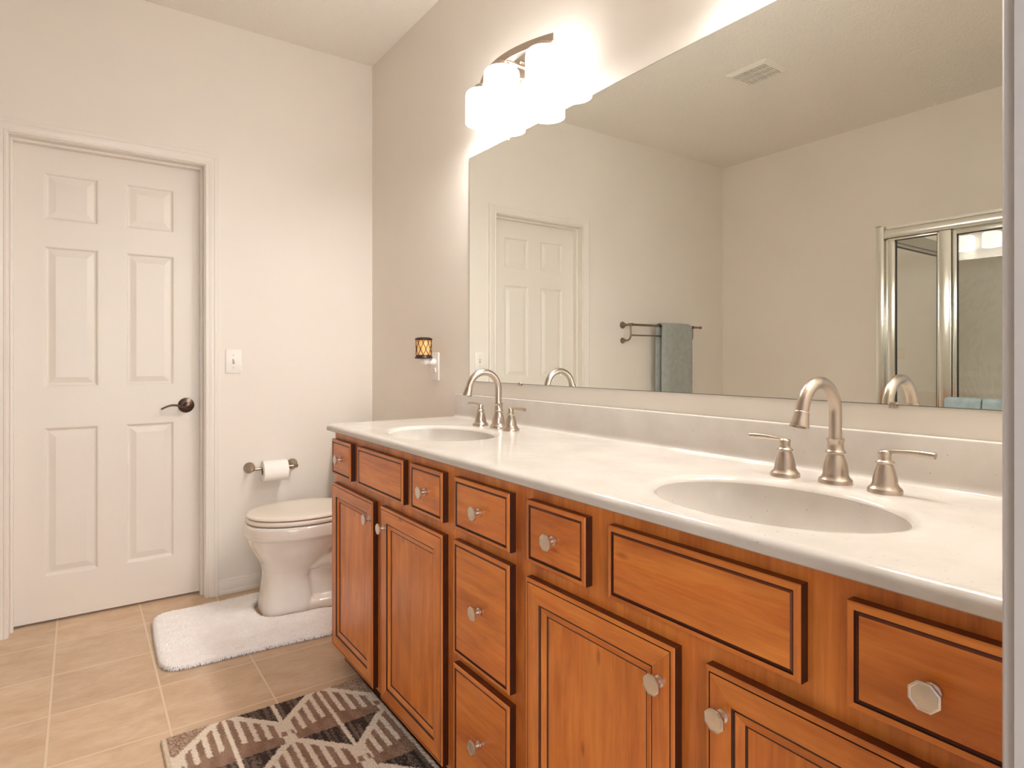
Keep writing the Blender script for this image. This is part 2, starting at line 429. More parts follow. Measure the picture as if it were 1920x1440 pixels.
# ------------------------------------------------------------------ vanity cabinets
FX = -.539; DXF = -.558; CT = .865
def front_panel(name, root, y0, y1, z0, z1, kind, knob_at=None, label=None):
    """y0<y1; slab front at DXF, back at FX"""
    m = M(); fn = lambda u, v, d: (DXF + d, u, v)
    T = -DXF + FX
    def R(ins, d): return (y0 + ins, y1 - ins, z0 + ins, z1 - ins, d)
    if kind == 'drawer':
        rects = [R(0, T), R(0, .0025), R(.0015, .0008), (R(.0035, 0)), R(.0092, 0), R(.0100, .0026), R(.0122, .0028), R(.0148, .0012)]
        mats = [2, 2, (0, 1), (0, 1), 3, 3, 0, 0]
        mats = [(2, 3), (0, 1), (0, 1), (0, 1), 3, 3, 2, 0]  # side edges near-black: shade put into the colour; grooves are glaze
    else:
        fr = .051
        rects = [R(0, T), R(0, .0025), R(.0015, .0008), R(.0035, 0), R(.0070, 0), R(.0074, .0014), R(.0086, .0014), R(.0090, 0), R(fr - .006, 0), R(fr - .004, .0028), R(fr - .0015, .0028),
                 R(fr + .001, .0022), R(fr + .012, .0072), R(fr + .0135, .0092), R(fr + .0155, .0092)]
        mats = [2, (0, 1), (0, 1), (0, 1), (0, 1), 3, (0, 1), (0, 1), (0, 1), 3, (0, 1), (0, 1), 3, 1, 1]
        mats = [(2, 3), (0, 1), (0, 1), (0, 1), 3, 3, 3, (0, 1), 3, 3, (0, 1), (0, 1), 3, 3, 1]  # door's side edges carry painted shade too, its grooves real glaze
    m.rings(rects, fn, mats)
    p = obj(name, m, [WOODH, WOODV, EDGE, GLAZE_SHADOW], root, smooth=0, label=label)
    if knob_at:
        k = knob(p, DXF, knob_at[0], knob_at[1])
    return p
def knob(parent, x, y, z):
    m = M()
    m.lathe([(0, 0), (.0095, 0), (.0095, .003), (.006, .005), (.0052, .012), (.008, .015)], (x, y, z), '-x', 24)
    m.lathe([(.008, .0145), (.0165, .0185), (.0172, .0205), (.0172, .0225), (.0150, .0235), (.0138, .0228), (0, .0235)], (x, y, z), '-x', 8, rot=pi / 8)
    return obj('knob', m, KNOB, parent, smooth=25)

ZD0, ZD1 = .707, .837; ZB0, ZB1 = .078, .675
def cabinet(name, y0, y1, label):
    root = empty(name, (-.27, (y0 + y1) / 2, 0), label, 'cabinet', 'wooden base cabinets under the long countertop')
    m = M().box(FX + .019, -.004, y0, y0 + .016, .07, CT - .0005).box(FX + .019, -.004, y1 - .016, y1, .07, CT - .0005).box(FX + .019, -.004, y0 + .016, y1 - .016, .07, .086).box(-.010, -.004, y0 + .016, y1 - .016, .086, CT - .0005)
    # face frame
    m.box(FX, FX + .019, y0, y1, .068, CT - .0005, mi=1)
    obj('carcass', m, [WOODV, WOODV], root, smooth=0)
    obj('toe_kick', M().box(-.505, -.49, y0 + .004, y1 - .004, 0, .07).box(-.49, -.02, y0 + .004, y0 + .02, 0, .07).box(-.49, -.02, y1 - .02, y1 - .004, 0, .07), TOEW, root, smooth=0)
    return root
cA = cabinet('sink_base_cabinet', -1.8460, -.958, 'far left wooden sink cabinet with two doors, nearest the toilet')
front_panel('drawer', cA, -1.162, -.971, ZD0, ZD1, 'drawer', (-1.0665, .772))
front_panel('false_front', cA, -1.580, -1.226, ZD0, ZD1, 'drawer')
front_panel('drawer', cA, -1.816, -1.628, ZD0, ZD1, 'drawer', (-1.722, .772))
front_panel('door', cA, -1.357, -.971, ZB0, ZB1, 'door', (-1.335, .617))
front_panel('door', cA, -1.816, -1.419, ZB0, ZB1, 'door', (-1.450, .613))
cB = cabinet('drawer_base_cabinet', -2.1474, -1.8470, 'narrow middle wooden cabinet with a stack of three knobbed drawers')
front_panel('drawer', cB, -2.117, -1.876, ZD0, ZD1, 'drawer', (-1.9965, .772))
front_panel('drawer', cB, -2.117, -1.872, .397, .680, 'drawer', (-1.9965, .540))
front_panel('drawer', cB, -2.117, -1.872, .085, .372, 'drawer', (-1.9965, .230))
cC = cabinet('sink_base_cabinet', YF + .003, -2.1481, 'near wooden sink cabinet with wide false front below the right sink')
front_panel('drawer', cC, -2.362, -2.179, ZD0, ZD1, 'drawer', (-2.270, .772))
front_panel('false_front', cC, -2.776, -2.421, ZD0, ZD1, 'drawer')
front_panel('drawer', cC, -3.022, -2.834, ZD0, ZD1, 'drawer', (-2.927, .767))
front_panel('door', cC, -2.570, -2.177, ZB0, ZB1, 'door', (-2.542, .613))
front_panel('door', cC, -3.022, -2.628, ZB0, ZB1, 'door', (-2.660, .613))

# ------------------------------------------------------------------ countertop with moulded basins
CZ = .889; CYL = -.947; CYR = YF + .002
SINKS = [(-.3435, -1.420), (-.3435, -2.597)]; SA, SB = .156, .216   # semi axes x,y
ct = empty('countertop', (-.28, -2.0, CT), 'long cream speckled countertop with two moulded oval basins', 'countertop')
X0, X1 = -.551, -.030
def counter_top():
    m = M(); n = 96
    ang0 = []
    for (cx, cy_), (ya, yb) in zip(SINKS, ((CYL, -2.0), (-2.0, CYR))):
        hx0, hx1, hy0, hy1 = X0 - cx, X1 - cx, min(ya, yb) - cy_, max(ya, yb) - cy_
        angs = sorted(set([round(2 * pi * i / n, 6) for i in range(n)] + [round(math.atan2(b, a) % (2 * pi), 6) for a in (hx0, hx1) for b in (hy0, hy1)]))
        outer = []; rings = []
        for q in angs:
            c_, s_ = cos(q), sin(q); t = 1e9
            if c_ > 1e-9: t = min(t, hx1 / c_)
            if c_ < -1e-9: t = min(t, hx0 / c_)
            if s_ > 1e-9: t = min(t, hy1 / s_)
            if s_ < -1e-9: t = min(t, hy0 / s_)
            outer.append((cx + c_ * t, cy_ + s_ * t, CZ))
        rings.append(outer)
        for k, dz in ((.028, 0), (.020, -.0003), (.014, -.0012), (.009, -.0028), (.005, -.0050), (.002, -.0078), (0, -.0110)):
            r = []
            for q in angs:
                # ellipse point in polar direction q
                rr = 1 / sqrt((cos(q) / (SA + k)) ** 2 + (sin(q) / (SB + k)) ** 2)
                r.append((cx + cos(q) * rr, cy_ + sin(q) * rr, CZ + dz))
            rings.append(r)
        N = len(angs); vs_ = [p for r in rings for p in r]; fs = []
        for j in range(len(rings) - 1):
            for i in range(N):
                l = (i + 1) % N; fs.append((j * N + i, j * N + l, (j + 1) * N + l, (j + 1) * N + i))
        m.add(vs_, fs)
    # front bullnose
    prof = [(-.551, .889), (-.5570, .8882), (-.5625, .8858), (-.5665, .8820), (-.5685, .8775), (-.569, .873), (-.569, .868), (-.567, .866), (-.562, .8655), (-.53, .8655)]
    vs_ = [(x, y, z) for y in (CYL, CYR) for x, z in prof]; k = len(prof); prof_f = prof
    m.add(vs_, [(i, i + 1, k + i + 1, k + i) for i in range(k - 1)])
    # cove to the backsplash, backsplash, its top
    prof = [(-.030, .889), (-.0255, .8900), (-.0220, .8935), (-.0205, .898), (-.0200, .905), (-.0200, .9805), (-.0190, .9835), (-.0165, .985), (-.0005, .985), (-.0005, .8655)]
    vs_ = [(x, y, z) for y in (CYL, CYR) for x, z in prof]; k = len(prof)
    m.add(vs_, [(i, i + 1, k + i + 1, k + i) for i in range(k - 1)])
    m.add([(x, CYL, z) for x, z in prof_f] + [(-.0005, CYL, .8655), (-.0005, CYL, .889)], [tuple(range(len(prof_f) + 2))])
    m.add([(x, CYL, z) for x, z in ((-.030, .889), (-.0255, .8900), (-.0220, .8935), (-.0205, .898), (-.0200, .905), (-.0200, .9805), (-.0190, .9835), (-.0165, .985), (-.0005, .985), (-.0005, .889))], [tuple(range(10))])
    m.add([(-.53, CYL, .8655), (-.0005, CYL, .8655), (-.0005, CYR, .8655), (-.53, CYR, .8655)], [])
    return m
obj('counter_slab', counter_top(), MARBLE, ct, smooth=40, recalc=False)
for cx, cy_ in SINKS:
    m = M(); rings = []; n = 96
    for i in range(15):
        t = i / 14; s = cos(t * pi / 2 * .97) ** .55 if t < 1 else .16; s = max(s, .14)
        z = CZ - .0110 - .118 * (1 - (1 - t) ** 1.5 if False else sin(t * pi / 2) ** 1.15)
        rings.append([(cx + SA * s * cos(2 * pi * k / n), cy_ + SB * s * sin(2 * pi * k / n), z) for k in range(n)])
    m.loft(rings, cap=False); m.add(rings[-1], [tuple(range(n))])
    b = obj('sink_basin', m, MARBLE, ct, smooth=60)
    bm = bmesh.new(); bm.from_mesh(b.data)
    for f in bm.faces: f.normal_update()
    bm.free()
    m = M().lathe([(.0, .002), (.014, .002), (.017, .0035), (.022, .003), (.0225, 0)], (cx, cy_, CZ - .129), 'z', 32)
    obj('drain', m, NICKEL, ct).parent = b

# ------------------------------------------------------------------ faucets
def make_faucet(cy_, label):
    fx = -.116
    root = empty('faucet', (fx, cy_, CZ), label, 'faucet', 'brushed nickel widespread faucets')
    bell = [(0, 0), (.0305, 0), (.0305, .006), (.0285, .009), (.0245, .0125), (.0228, .018), (.0225, .026), (.0205, .038), (.0165, .050), (.0145, .0545), (.0142, .0565), (.0180, .0585), (.0185, .0610), (.0165, .0635), (.0145, .065), (.0142, .078), (.0150, .0815), (.0162, .083), (.0162, .0865), (.0125, .088), (0, .0885)]
    b = obj('spout_base', M().lathe(bell, (fx, cy_, CZ), 'z', 48), NICKEL, root, smooth=62)
    R = .060; pts = [(fx, cy_, CZ + .080), (fx, cy_, CZ + .11), (fx, cy_, CZ + .135)]
    zc = 1.0975 - .0118 - R; 
    for i in range(25):
        a = pi * i / 24 * .92
        pts.append((fx - R + R * cos(a), cy_, zc + R * sin(a)))
    e = Vector(pts[-1]); dr = (Vector(pts[-1]) - Vector(pts[-2])).normalized()
    pts.append(tuple(e + dr * .012))
    s = obj('spout', M().tube(pts, .0115, 28), NICKEL, root, smooth=60)
    e2 = e + dr * .008
    obj('aerator', M().lathe([(.0125, 0), (.0132, .001), (.0132, .003), (.0136, .008), (.0150, .018), (.0168, .026), (.0168, .0285), (.0120, .0285), (.0115, .024), (0, .024)], tuple(e2), tuple(dr), 28), NICKEL, s).parent = s
    for sg in (1, -1):
        hy = cy_ + sg * .096; hx_ = -.130
        bl = [(0, 0), (.0285, 0), (.0285, .006), (.0265, .009), (.0225, .0125), (.0205, .018), (.0200, .024), (.0175, .036), (.0140, .047), (.0122, .0505), (.0122, .0520), (.0155, .0535), (.0158, .0555), (.0135, .0575), (.0105, .0600), (.0098, .066), (.0112, .073), (.009, .0765), (0, .077)]
        hd = obj('handle', M().lathe(bl, (hx_, hy, CZ), 'z', 44), NICKEL, root, smooth=62)
        P = []; RR = []
        for i in range(15):
            t = i / 14
            P.append((hx_, hy + sg * (-.008 + .088 * t), CZ + .0745 + .0035 * sin(t * pi * .75) - .0015 * t))
            RR.append((.0028 + .0032 * min(1, t * 1.2), .0052 + .0009 * t))
        RR[0] = (.0015, .004)
        obj('lever', M().tube(P, RR, 14), NICKEL, hd).parent = hd
    return root
make_faucet(SINKS[0][1], 'brushed nickel gooseneck faucet at the far sink, nearest the toilet')
make_faucet(SINKS[1][1], 'brushed nickel gooseneck faucet at the near sink, largest in view')

# ------------------------------------------------------------------ mirror
MT, MB, ML, MR = 1.9605, 1.0395, -1.0415, -3.038
mr = empty('wall_mirror', (-.002, (ML + MR) / 2, MB), 'large frameless mirror above the long countertop', 'mirror')
m = M().box(-.0060, -.0008, MR, ML, MB, MT, 1)
m.add([(-.0062, MR + .0015, MB + .0015), (-.0062, ML - .0015, MB + .0015), (-.0062, ML - .0015, MT - .0015), (-.0062, MR + .0015, MT - .0015)], [(0, 3, 2, 1)], 0)
obj('mirror_glass', m, [MIRR, plain('mirror_edge', srgb(120, 118, 104), .2).m], mr, smooth=0, recalc=False)
CLEAR = plain('clear_plastic', srgb(225, 220, 205), .15).m
for y, z, s in ((-1.314, MT, 1), (-1.399, MB, -1), (-2.655, MB, -1), (-2.76, MT, 1)):
    mt_ = CLEAR if s > 0 else NICKEL
    m = M().box(-.0115, -.0065, y - (.009 if s > 0 else .006), y + (.009 if s > 0 else .006), z - s * .006, z + s * .003, bev=.001).box(-.0115, -.0004, y - .007, y + .007, z + s * .0012, z + s * (.012 if s > 0 else .006), bev=.001)
    m.lathe([(0, 0), (.003, 0), (.003, .001), (0, .0016)], (-.0112, y, z + s * (.008 if s > 0 else .003)), '-x', 10)
    obj('mirror_clip', m, mt_, mr, smooth=0)

# ------------------------------------------------------------------ vanity lights
def make_light(cy_, label):
    root = empty('vanity_light', (0, cy_, 2.15), label, 'light fixture', 'three-shade vanity lights above the mirror')
    zt, zb = 2.146, 2.026; r = .0625
    # chamfered back plate
    hw, hh, c_ = .082, .062, .026; zc = 2.168
    def plate(hw, hh, c_, x): return [(x, cy_ + a, zc + b) for a, b in ((-hw + c_, -hh), (hw - c_, -hh), (hw, -hh + c_), (hw, hh - c_), (hw - c_, hh), (-hw + c_, hh), (-hw, hh - c_), (-hw, -hh + c_))]
    m = M().loft([plate(hw, hh, c_, -.0008), plate(hw, hh, c_, -.014), plate(hw - .006, hh - .006, c_, -.020), plate(hw - .012, hh - .012, c_, -.0215)])
    m.tube([(-.018, cy_, zc + .014), (-.110, cy_, zc + .014)], .007, 14)
    for a in (-.030, .030): m.lathe([(0, 0), (.006, 0), (.006, .006), (.004, .009), (0, .010)], (-.021, cy_, zc + a), '-x', 16)
    obj('back_plate', m, NICKEL, root, smooth=30)
    # bowed flat bar
    def bx(t): return -.056 - .054 * (1 - t * t)
    m = M(); N = 40; rings = []
    for i in range(N + 1):
        t = -1 + 2 * i / N; y = cy_ + t * .222; x = bx(t)
        dx = .108 * t / .222; nx, ny = 1 / sqrt(1 + dx * dx), -dx / sqrt(1 + dx * dx)
        rings.append([(x + nx * .0035 * a, y + ny * .0035 * a, z) for a, z in ((-1, 2.170), (1, 2.170), (1, 2.196), (-1, 2.196))])
    m.loft(rings)
    obj('curved_bar', m, NICKEL, root, smooth=30)
    for k in (-1, 0, 1):
        y = cy_ + k * .191; x = bx(k * .191 / .222)
        prof = [(.019, .003), (r - .014, .0), (r - .006, -.003), (r - .001, -.010), (r, -.018), (r, zb - zt), (r - .0035, zb - zt), (r - .0035, -.020), (r - .010, -.007), (.019, -.003)]
        s = obj('lamp_shade', M().lathe(prof, (x, y, zt), 'z', 44, closed=True), SHADE, root, label='frosted white glass shade, lit')
        cup = M().lathe([(0, .0245), (.024, .0245), (.0285, .020), (.0285, -.001), (.018, -.002), (.018, -.035), (0, -.035)], (x, y, zt), 'z', 28)
        obj('socket', cup, NICKEL, s).parent = s
        b = M().lathe([(0, -.088), (.010, -.086), (.019, -.078), (.022, -.068), (.019, -.055), (.012, -.044), (.011, -.034), (0, -.034)], (x, y, zt), 'z', 20)
        obj('bulb', b, BULB, s).parent = s
        ld = bpy.data.lights.new('bulb_light', 'POINT'); ld.energy = BULB_W; ld.color = LAMP_COL; ld.shadow_soft_size = .026
        lo = bpy.data.objects.new('bulb_light', ld); COL.objects.link(lo)
        lo.parent = root; lo.location = (x, y - cy_, zb - 2.15 + .018)
    return root
make_light(-1.4315, 'three-shade vanity light above the far sink')
make_light(-2.609, 'three-shade vanity light above the near sink, seen only as a reflection in the shower glass')

# ------------------------------------------------------------------ switch, outlet, warmer
sw = empty('light_switch', (-.711, 0, 1.12), 'white toggle light switch beside the door casing', 'light switch')
obj('cover_plate', M().box(-.746, -.676, -.006, -.0004, 1.063, 1.177, bev=.0022), PLAST, sw, smooth=25)
m = M().box(-.7155, -.7065, -.0068, -.005, 1.108, 1.132)
obj('toggle_slot', m, varied('switch_slot', srgb(150, 140, 128), srgb(160, 150, 138), 5, .6), sw, smooth=0)
m = M().extrude([(-.006, 1.114), (-.006, 1.126), (-.0165, 1.1335), (-.0185, 1.129)], 'x', -.7142, -.7078)
obj('toggle', m, PLAST, sw, smooth=0)
for z in (1.090, 1.150): obj('screw', M().lathe([(0, 0), (.0032, 0), (.0028, .001), (0, .0013)], (-.711, -.006, z), '-y', 14), plain('painted_screw', srgb(205, 198, 186), .4).m, sw)

ol = empty('electrical_outlet', (0, -.737, 1.098), 'white duplex outlet under the scented wax warmer', 'outlet')
obj('cover_plate', M().box(-.006, -.0004, -.775, -.699, 1.036, 1.160, bev=.0022), PLAST, ol, smooth=25)
for zc in (1.0785, 1.1175):
    rc = obj('receptacle', M().lathe([(0, 0), (.0165, 0), (.0165, .0018), (.0155, .0024), (0, .0024)], (-.006, -.737, zc), '-x', 28, sx=1.0, sy=.86), PLAST, ol)
    m = M().box(-.0087, -.0080, -.7442, -.7420, zc - .001, zc + .008).box(-.0087, -.0080, -.7320, -.7298, zc + .001, zc + .008)
    m.lathe([(0, 0), (.0022, 0), (.0022, .0006), (0, .0006)], (-.0081, -.737, zc - .0075), '-x', 12)
    obj('slot', m, DARK, ol, smooth=0).parent = rc
wx, wy = -.060, -.737
wm = empty('wax_warmer', (wx, wy, 1.10), 'small lit amber and bronze lattice wax warmer plugged into the outlet', 'wax warmer')
AMB = Mat('amber_glow'); v_ = AMB.coord(); AMB.link(AMB.ramp(AMB.noise(v_, 60, 3), [(.3, srgb(224, 160, 96)), (.7, srgb(236, 190, 130))]), AMB.b.inputs['Base Color'])
AMB.link(AMB.ramp(AMB.noise(v_, 45, 2), [(.3, srgb(235, 140, 60)), (.7, srgb(250, 190, 120))]), AMB.b.inputs['Emission Color']); AMB.set(Emission_Strength=.22, Roughness=.4)
DBR = varied('dark_bronze', srgb(48, 36, 30), srgb(70, 54, 46), 60, .4, .5)
obj('shade', M().lathe([(.0325, 1.150), (.0325, 1.216)], (wx, wy, 0), 'z', 40), AMB.m, wm)
m = M(); rr_ = .0345; nC = 9; z0_, z1_ = 1.149, 1.217; hcell = (z1_ - z0_) / 2.5
for s in (1, -1):
    for k in range(nC):
        P = []
        for i in range(31):
            t = i / 30; z = z0_ + t * (z1_ - z0_); ph = (z - z0_) / hcell * 1.0
            wob = .10 * sin(2 * pi * ph)
            a = 2 * pi * (k + s * (ph / 2 + .012 * sin(4 * pi * ph))) / nC
            P.append((wx + rr_ * cos(a), wy + rr_ * sin(a), z))
        m.tube(P, .0013, 6)
obj('lattice', m, DBR, wm)
obj('top_rim', M().lathe([(.028, 1.2165), (.0385, 1.2165), (.0392, 1.219), (.0385, 1.2235), (.034, 1.2250), (.030, 1.2275), (.022, 1.2285), (.020, 1.2255), (0, 1.2240)], (wx, wy, 0), 'z', 40), DBR, wm)
obj('base_rim', M().lathe([(0, 1.1335), (.0385, 1.1335), (.0400, 1.1355), (.0395, 1.139), (.036, 1.1435), (.0350, 1.1500), (.030, 1.1505), (0, 1.1505)], (wx, wy, 0), 'z', 40), DBR, wm)
m = M().lathe([(0, 1.104), (.010, 1.104), (.017, 1.108), (.0215, 1.117), (.0225, 1.128), (.0200, 1.1335), (0, 1.1335)], (wx + .006, wy, 0), 'z', 30)
m.tube([(-.0088, wy, 1.1175), (-.012, wy, 1.1175), (-.018, wy, 1.1175), (-.03, wy, 1.118), (-.055, wy, 1.119)], [.0150, .0165, .0160, .0115, .0115], 24)
obj('plug_body', m, PLAST, wm)

# ------------------------------------------------------------------ toilet paper
NICK2 = m_nickel('aged_nickel', (168, 152, 136), .3)
th = empty('toilet_paper_holder', (-.536, 0, .597), 'brushed nickel two-post holder carrying the paper roll', 'toilet paper holder')
for x in (-.639, -.433):
    m = M().lathe([(0, .0004), (.0265, .0004), (.027, .004), (.0245, .010), (.0150, .020), (.0085, .030), (.0072, .045), (.0085, .062), (.0105, .066), (.0105, .076), (.0085, .081), (0, .082)], (x, 0, .597), '-y', 32)
    obj('post', m, NICK2, th)
obj('roller', M().tube([(-.639, -.070, .597), (-.433, -.070, .597)], .0065, 16), NICK2, th)
m = M().lathe([(.0205, 0), (.0475, 0), (.0505, .002), (.0510, .006), (.0510, .109), (.0505, .113), (.0480, .115), (.0205, .115)], (-.594, -.070, .5840), 'x', 48, closed=True)
tp = obj('toilet_paper_roll', m, PAPER, origin=(-.545, -.070, .5840), label='white toilet paper roll on the nickel wall holder', smooth=40, cat='toilet paper')
# origin handled: rebuild relative
core = M().lathe([(.0190, .001), (.0204, .001), (.0204, .114), (.0190, .114)], (-.594, -.070, .5840), 'x', 32, closed=True)
obj('cardboard_core', core, varied('cardboard', srgb(150, 126, 100), srgb(166, 142, 114), 40, .9), tp)
m = M(); sh = []
for i in range(8):
    a = radians(96 + i * 12)
    sh.append((-.070 - .0517 * sin(a) * 1, .5840 + .0517 * cos(a - pi) * -1))
prof = []
for i in range(13):
    a = radians(20 + i * 6.0); prof.append((-.070 - .0516 * sin(a), .5840 + .0516 * cos(a)))
vs_ = [(x, p[0], p[1]) for x in (-.5935, -.4795) for p in prof]
m.add(vs_, [(i, i + 1, 14 + i, 13 + i) for i in range(12)])
obj('loose_sheet', m, PAPER, tp, smooth=60)

# ------------------------------------------------------------------ toilet
def sup(cx, cy_, ax, ay, z, n=48, p=2.2, xf=None, egg=0.0):
    r = []
    for k in range(n):
        q = 2 * pi * k / n; c_, s_ = cos(q), sin(q)
        x = abs(c_) ** (2 / p) * (1 if c_ > 0 else -1); y = abs(s_) ** (2 / p) * (1 if s_ > 0 else -1)
        y *= (1 + egg * x)
        r.append((cx + ax * x, cy_ + ay * y, z))
    return r
TY = -.335
tl = empty('toilet', (-.35, TY, 0), 'white two-piece toilet with lid down beside the vanity', 'toilet')
m = M()
secs = [(-.668, -.440, .110, 0.0, 3.2), (-.664, -.444, .106, .05, 3.2), (-.658, -.450, .100, .10, 3.0), (-.652, -.460, .096, .15, 2.8), (-.652, -.440, .104, .19, 2.6), (-.664, -.390, .124, .225, 2.4),
        (-.690, -.330, .150, .27, 2.3), (-.708, -.270, .168, .31, 2.25), (-.718, -.235, .178, .345, 2.2), (-.724, -.225, .184, .370, 2.2), (-.726, -.222, .185, .395, 2.2), (-.723, -.225, .182, .403, 2.2)]
rings = []
for i in range(len(secs) - 1):
    for k in range(4):
        t = k / 4; t2 = t * t * (3 - 2 * t) if False else t
        a, b = secs[i], secs[i + 1]; L = [a[j] + (b[j] - a[j]) * t2 for j in range(5)]
        rings.append(sup((L[0] + L[1]) / 2, TY, (L[1] - L[0]) / 2, L[2], L[3], p=L[4]))
a = secs[-1]; rings.append(sup((a[0] + a[1]) / 2, TY, (a[1] - a[0]) / 2, a[2], a[3], p=a[4]))
m.loft(rings)
# rim band, trapway, rear base, tank deck
m.loft([sup(-.474, TY, .254, .186, .345, p=2.2), sup(-.474, TY, .257, .189, .352, p=2.2), sup(-.474, TY, .257, .189, .395, p=2.2), sup(-.474, TY, .252, .184, .403, p=2.2)])
m.loft([sup(-.33, TY, .21, .112, 0.0, p=3), sup(-.33, TY, .21, .110, .035, p=3), sup(-.335, TY, .20, .092, .05, p=3)])
m.loft([sup(-.32, TY, .19, .075, .03, p=2.6), sup(-.31, TY, .19, .078, .12, p=2.6), sup(-.30, TY, .19, .082, .20, p=2.4), sup(-.27, TY, .17, .10, .30, p=2.4), sup(-.22, TY, .15, .15, .36, p=2.8), sup(-.19, TY, .15, .19, .385, p=3.2), sup(-.18, TY, .15, .19, .403, p=3.2)])
for s in (-1, 1):
    P = [(-.46, TY + s * .060, .20), (-.40, TY + s * .078, .225), (-.33, TY + s * .085, .205), (-.28, TY + s * .086, .14), (-.24, TY + s * .084, .07), (-.20, TY + s * .080, .04)]
    m.tube(P, [.03, .038, .042, .042, .040, .035], 16)
tb = obj('bowl', m, PORC, tl, smooth=60)
md = tb.modifiers.new('weld', 'REMESH'); md.mode = 'VOXEL'; md.voxel_size = .0055; md.use_smooth_shade = True
ms = tb.modifiers.new('soften', 'SMOOTH'); ms.factor = .5; ms.iterations = 9
def oval(z, g, n=56):
    r = []
    for k in range(n):
        q = 2 * pi * k / n; c_, s_ = cos(q), sin(q)
        hl = .262 if c_ < 0 else .225
        ax = hl + g; ay = .186 + g
        x = abs(c_) ** (2 / 2.15) * (1 if c_ > 0 else -1); y = abs(s_) ** (2 / 2.15) * (1 if s_ > 0 else -1)
        if x > 0: y *= 1 - .22 * x * x
        r.append((-.458 + ax * x, TY + ay * y, z))
    return r
obj('seat', M().loft([oval(.4075, -.008), oval(.4085, -.001), oval(.413, .002), oval(.4215, .002), oval(.4255, -.001), oval(.4265, -.008)]), SEATM, tl, smooth=50)
obj('lid', M().loft([oval(.4305, -.010), oval(.4315, -.002), oval(.435, .001), oval(.4405, .000), oval(.4440, -.004), oval(.4460, -.014), oval(.4480, -.06), oval(.4490, -.12)]), SEATM, tl, smooth=50)
m = M()
for s in (-1, 1): m.lathe([(0, 0), (.014, 0), (.014, .022), (.010, .026), (0, .027)], (-.232, TY + s * .075, .403), 'z', 16)
m.tube([(-.232, TY - .09, .429), (-.232, TY + .09, .429)], .009, 12)
obj('hinge', m, SEATM, tl)
obj('tank', M().loft([sup(-.115, TY, .085, .215, .402, p=6), sup(-.113, TY, .095, .225, .46, p=6), sup(-.111, TY, .100, .235, .735, p=6)]), PORC, tl, smooth=50)
obj('tank_lid', M().loft([sup(-.113, TY, .104, .240, .736, p=6), sup(-.113, TY, .107, .244, .742, p=6), sup(-.113, TY, .107, .244, .762, p=6), sup(-.113, TY, .100, .236, .770, p=6)]), PORC, tl, smooth=50)
m = M().lathe([(0, 0), (.012, 0), (.012, .008), (0, .010)], (-.212, TY + .15, .68), '-x', 18).tube([(-.221, TY + .15, .68), (-.226, TY + .12, .677), (-.224, TY + .085, .672)], [.005, .005, .0065], 12)
obj('flush_lever', m, KNOB, tl)

# ------------------------------------------------------------------ shaggy white contour rug
RUG1 = [(-1.050, -.152), (-1.066, -.190), (-1.076, -.355), (-1.082, -.60), (-1.076, -.660), (-1.04, -.700), (-.95, -.706), (-.70, -.713), (-.45, -.738), (-.36, -.735), (-.335, -.70), (-.345, -.60), (-.375, -.51), (-.43, -.475),
        (-.50, -.470), (-.58, -.466), (-.645, -.452), (-.680, -.41), (-.686, -.335), (-.680, -.26), (-.645, -.215), (-.58, -.202), (-.50, -.200), (-.43, -.195), (-.375, -.16), (-.36, -.12), (-.40, -.105), (-.60, -.118), (-.80, -.128), (-.96, -.130), (-1.030, -.138)]
def smooth_poly(P, it=2):
    for _ in range(it):
        Q = []
        for i in range(len(P)):
            a, b = P[i], P[(i + 1) % len(P)]
            Q += [(a[0] * .75 + b[0] * .25, a[1] * .75 + b[1] * .25), (a[0] * .25 + b[0] * .75, a[1] * .25 + b[1] * .75)]
        P = Q
    return P
def inside(x, y, P):
    c_ = False; j = len(P) - 1
    for i in range(len(P)):
        if (P[i][1] > y) != (P[j][1] > y) and x < (P[j][0] - P[i][0]) * (y - P[i][1]) / (P[j][1] - P[i][1]) + P[i][0]: c_ = not c_
        j = i
    return c_
R1 = smooth_poly(RUG1)
rg = empty('bath_rug', (-.8, -.45, 0), 'shaggy white contour rug cut out around the toilet foot', 'rug')
m = M(); n = len(R1)
m.add([(x, y, .0008) for x, y in R1] + [(x, y, .006) for x, y in R1], [tuple(range(n))[::-1], tuple(range(n, 2 * n))] + [(i, (i + 1) % n, n + (i + 1) % n, n + i) for i in range(n)])
obj('backing', m, varied('rug_backing', srgb(120, 105, 95), srgb(140, 125, 115), 30, .95), rg, smooth=0)
def blades(poly, n, h0, h1, wd, seed, base):
    r = random.Random(seed); xs_ = [p[0] for p in poly]; ys_ = [p[1] for p in poly]; m = M(); k = 0
    while k < n:
        x = r.uniform(min(xs_), max(xs_)); y = r.uniform(min(ys_), max(ys_))
        if not inside(x, y, poly): continue
        k += 1
        cl = noise.noise(Vector((x * 9, y * 9, 3.1))); a0 = 2.6 * noise.noise(Vector((x * 14, y * 14, 7.7))) + r.uniform(-1.1, 1.1) + 1.0
        ht = r.uniform(h0, h1) * (1 + .35 * cl); ln = r.uniform(.35, 1.0) * ht
        dx, dy = cos(a0), sin(a0); px, py = -dy * wd, dx * wd
        b = base
        v = [(x - px, y - py, b), (x + px, y + py, b), (x + px * .9 + dx * ln * .4, y + py * .9 + dy * ln * .4, b + ht * .65), (x - px * .9 + dx * ln * .4, y - py * .9 + dy * ln * .4, b + ht * .65), (x + dx * ln, y + dy * ln, b + ht)]
        m.add(v, [(0, 1, 2, 3), (3, 2, 4)])
    return m
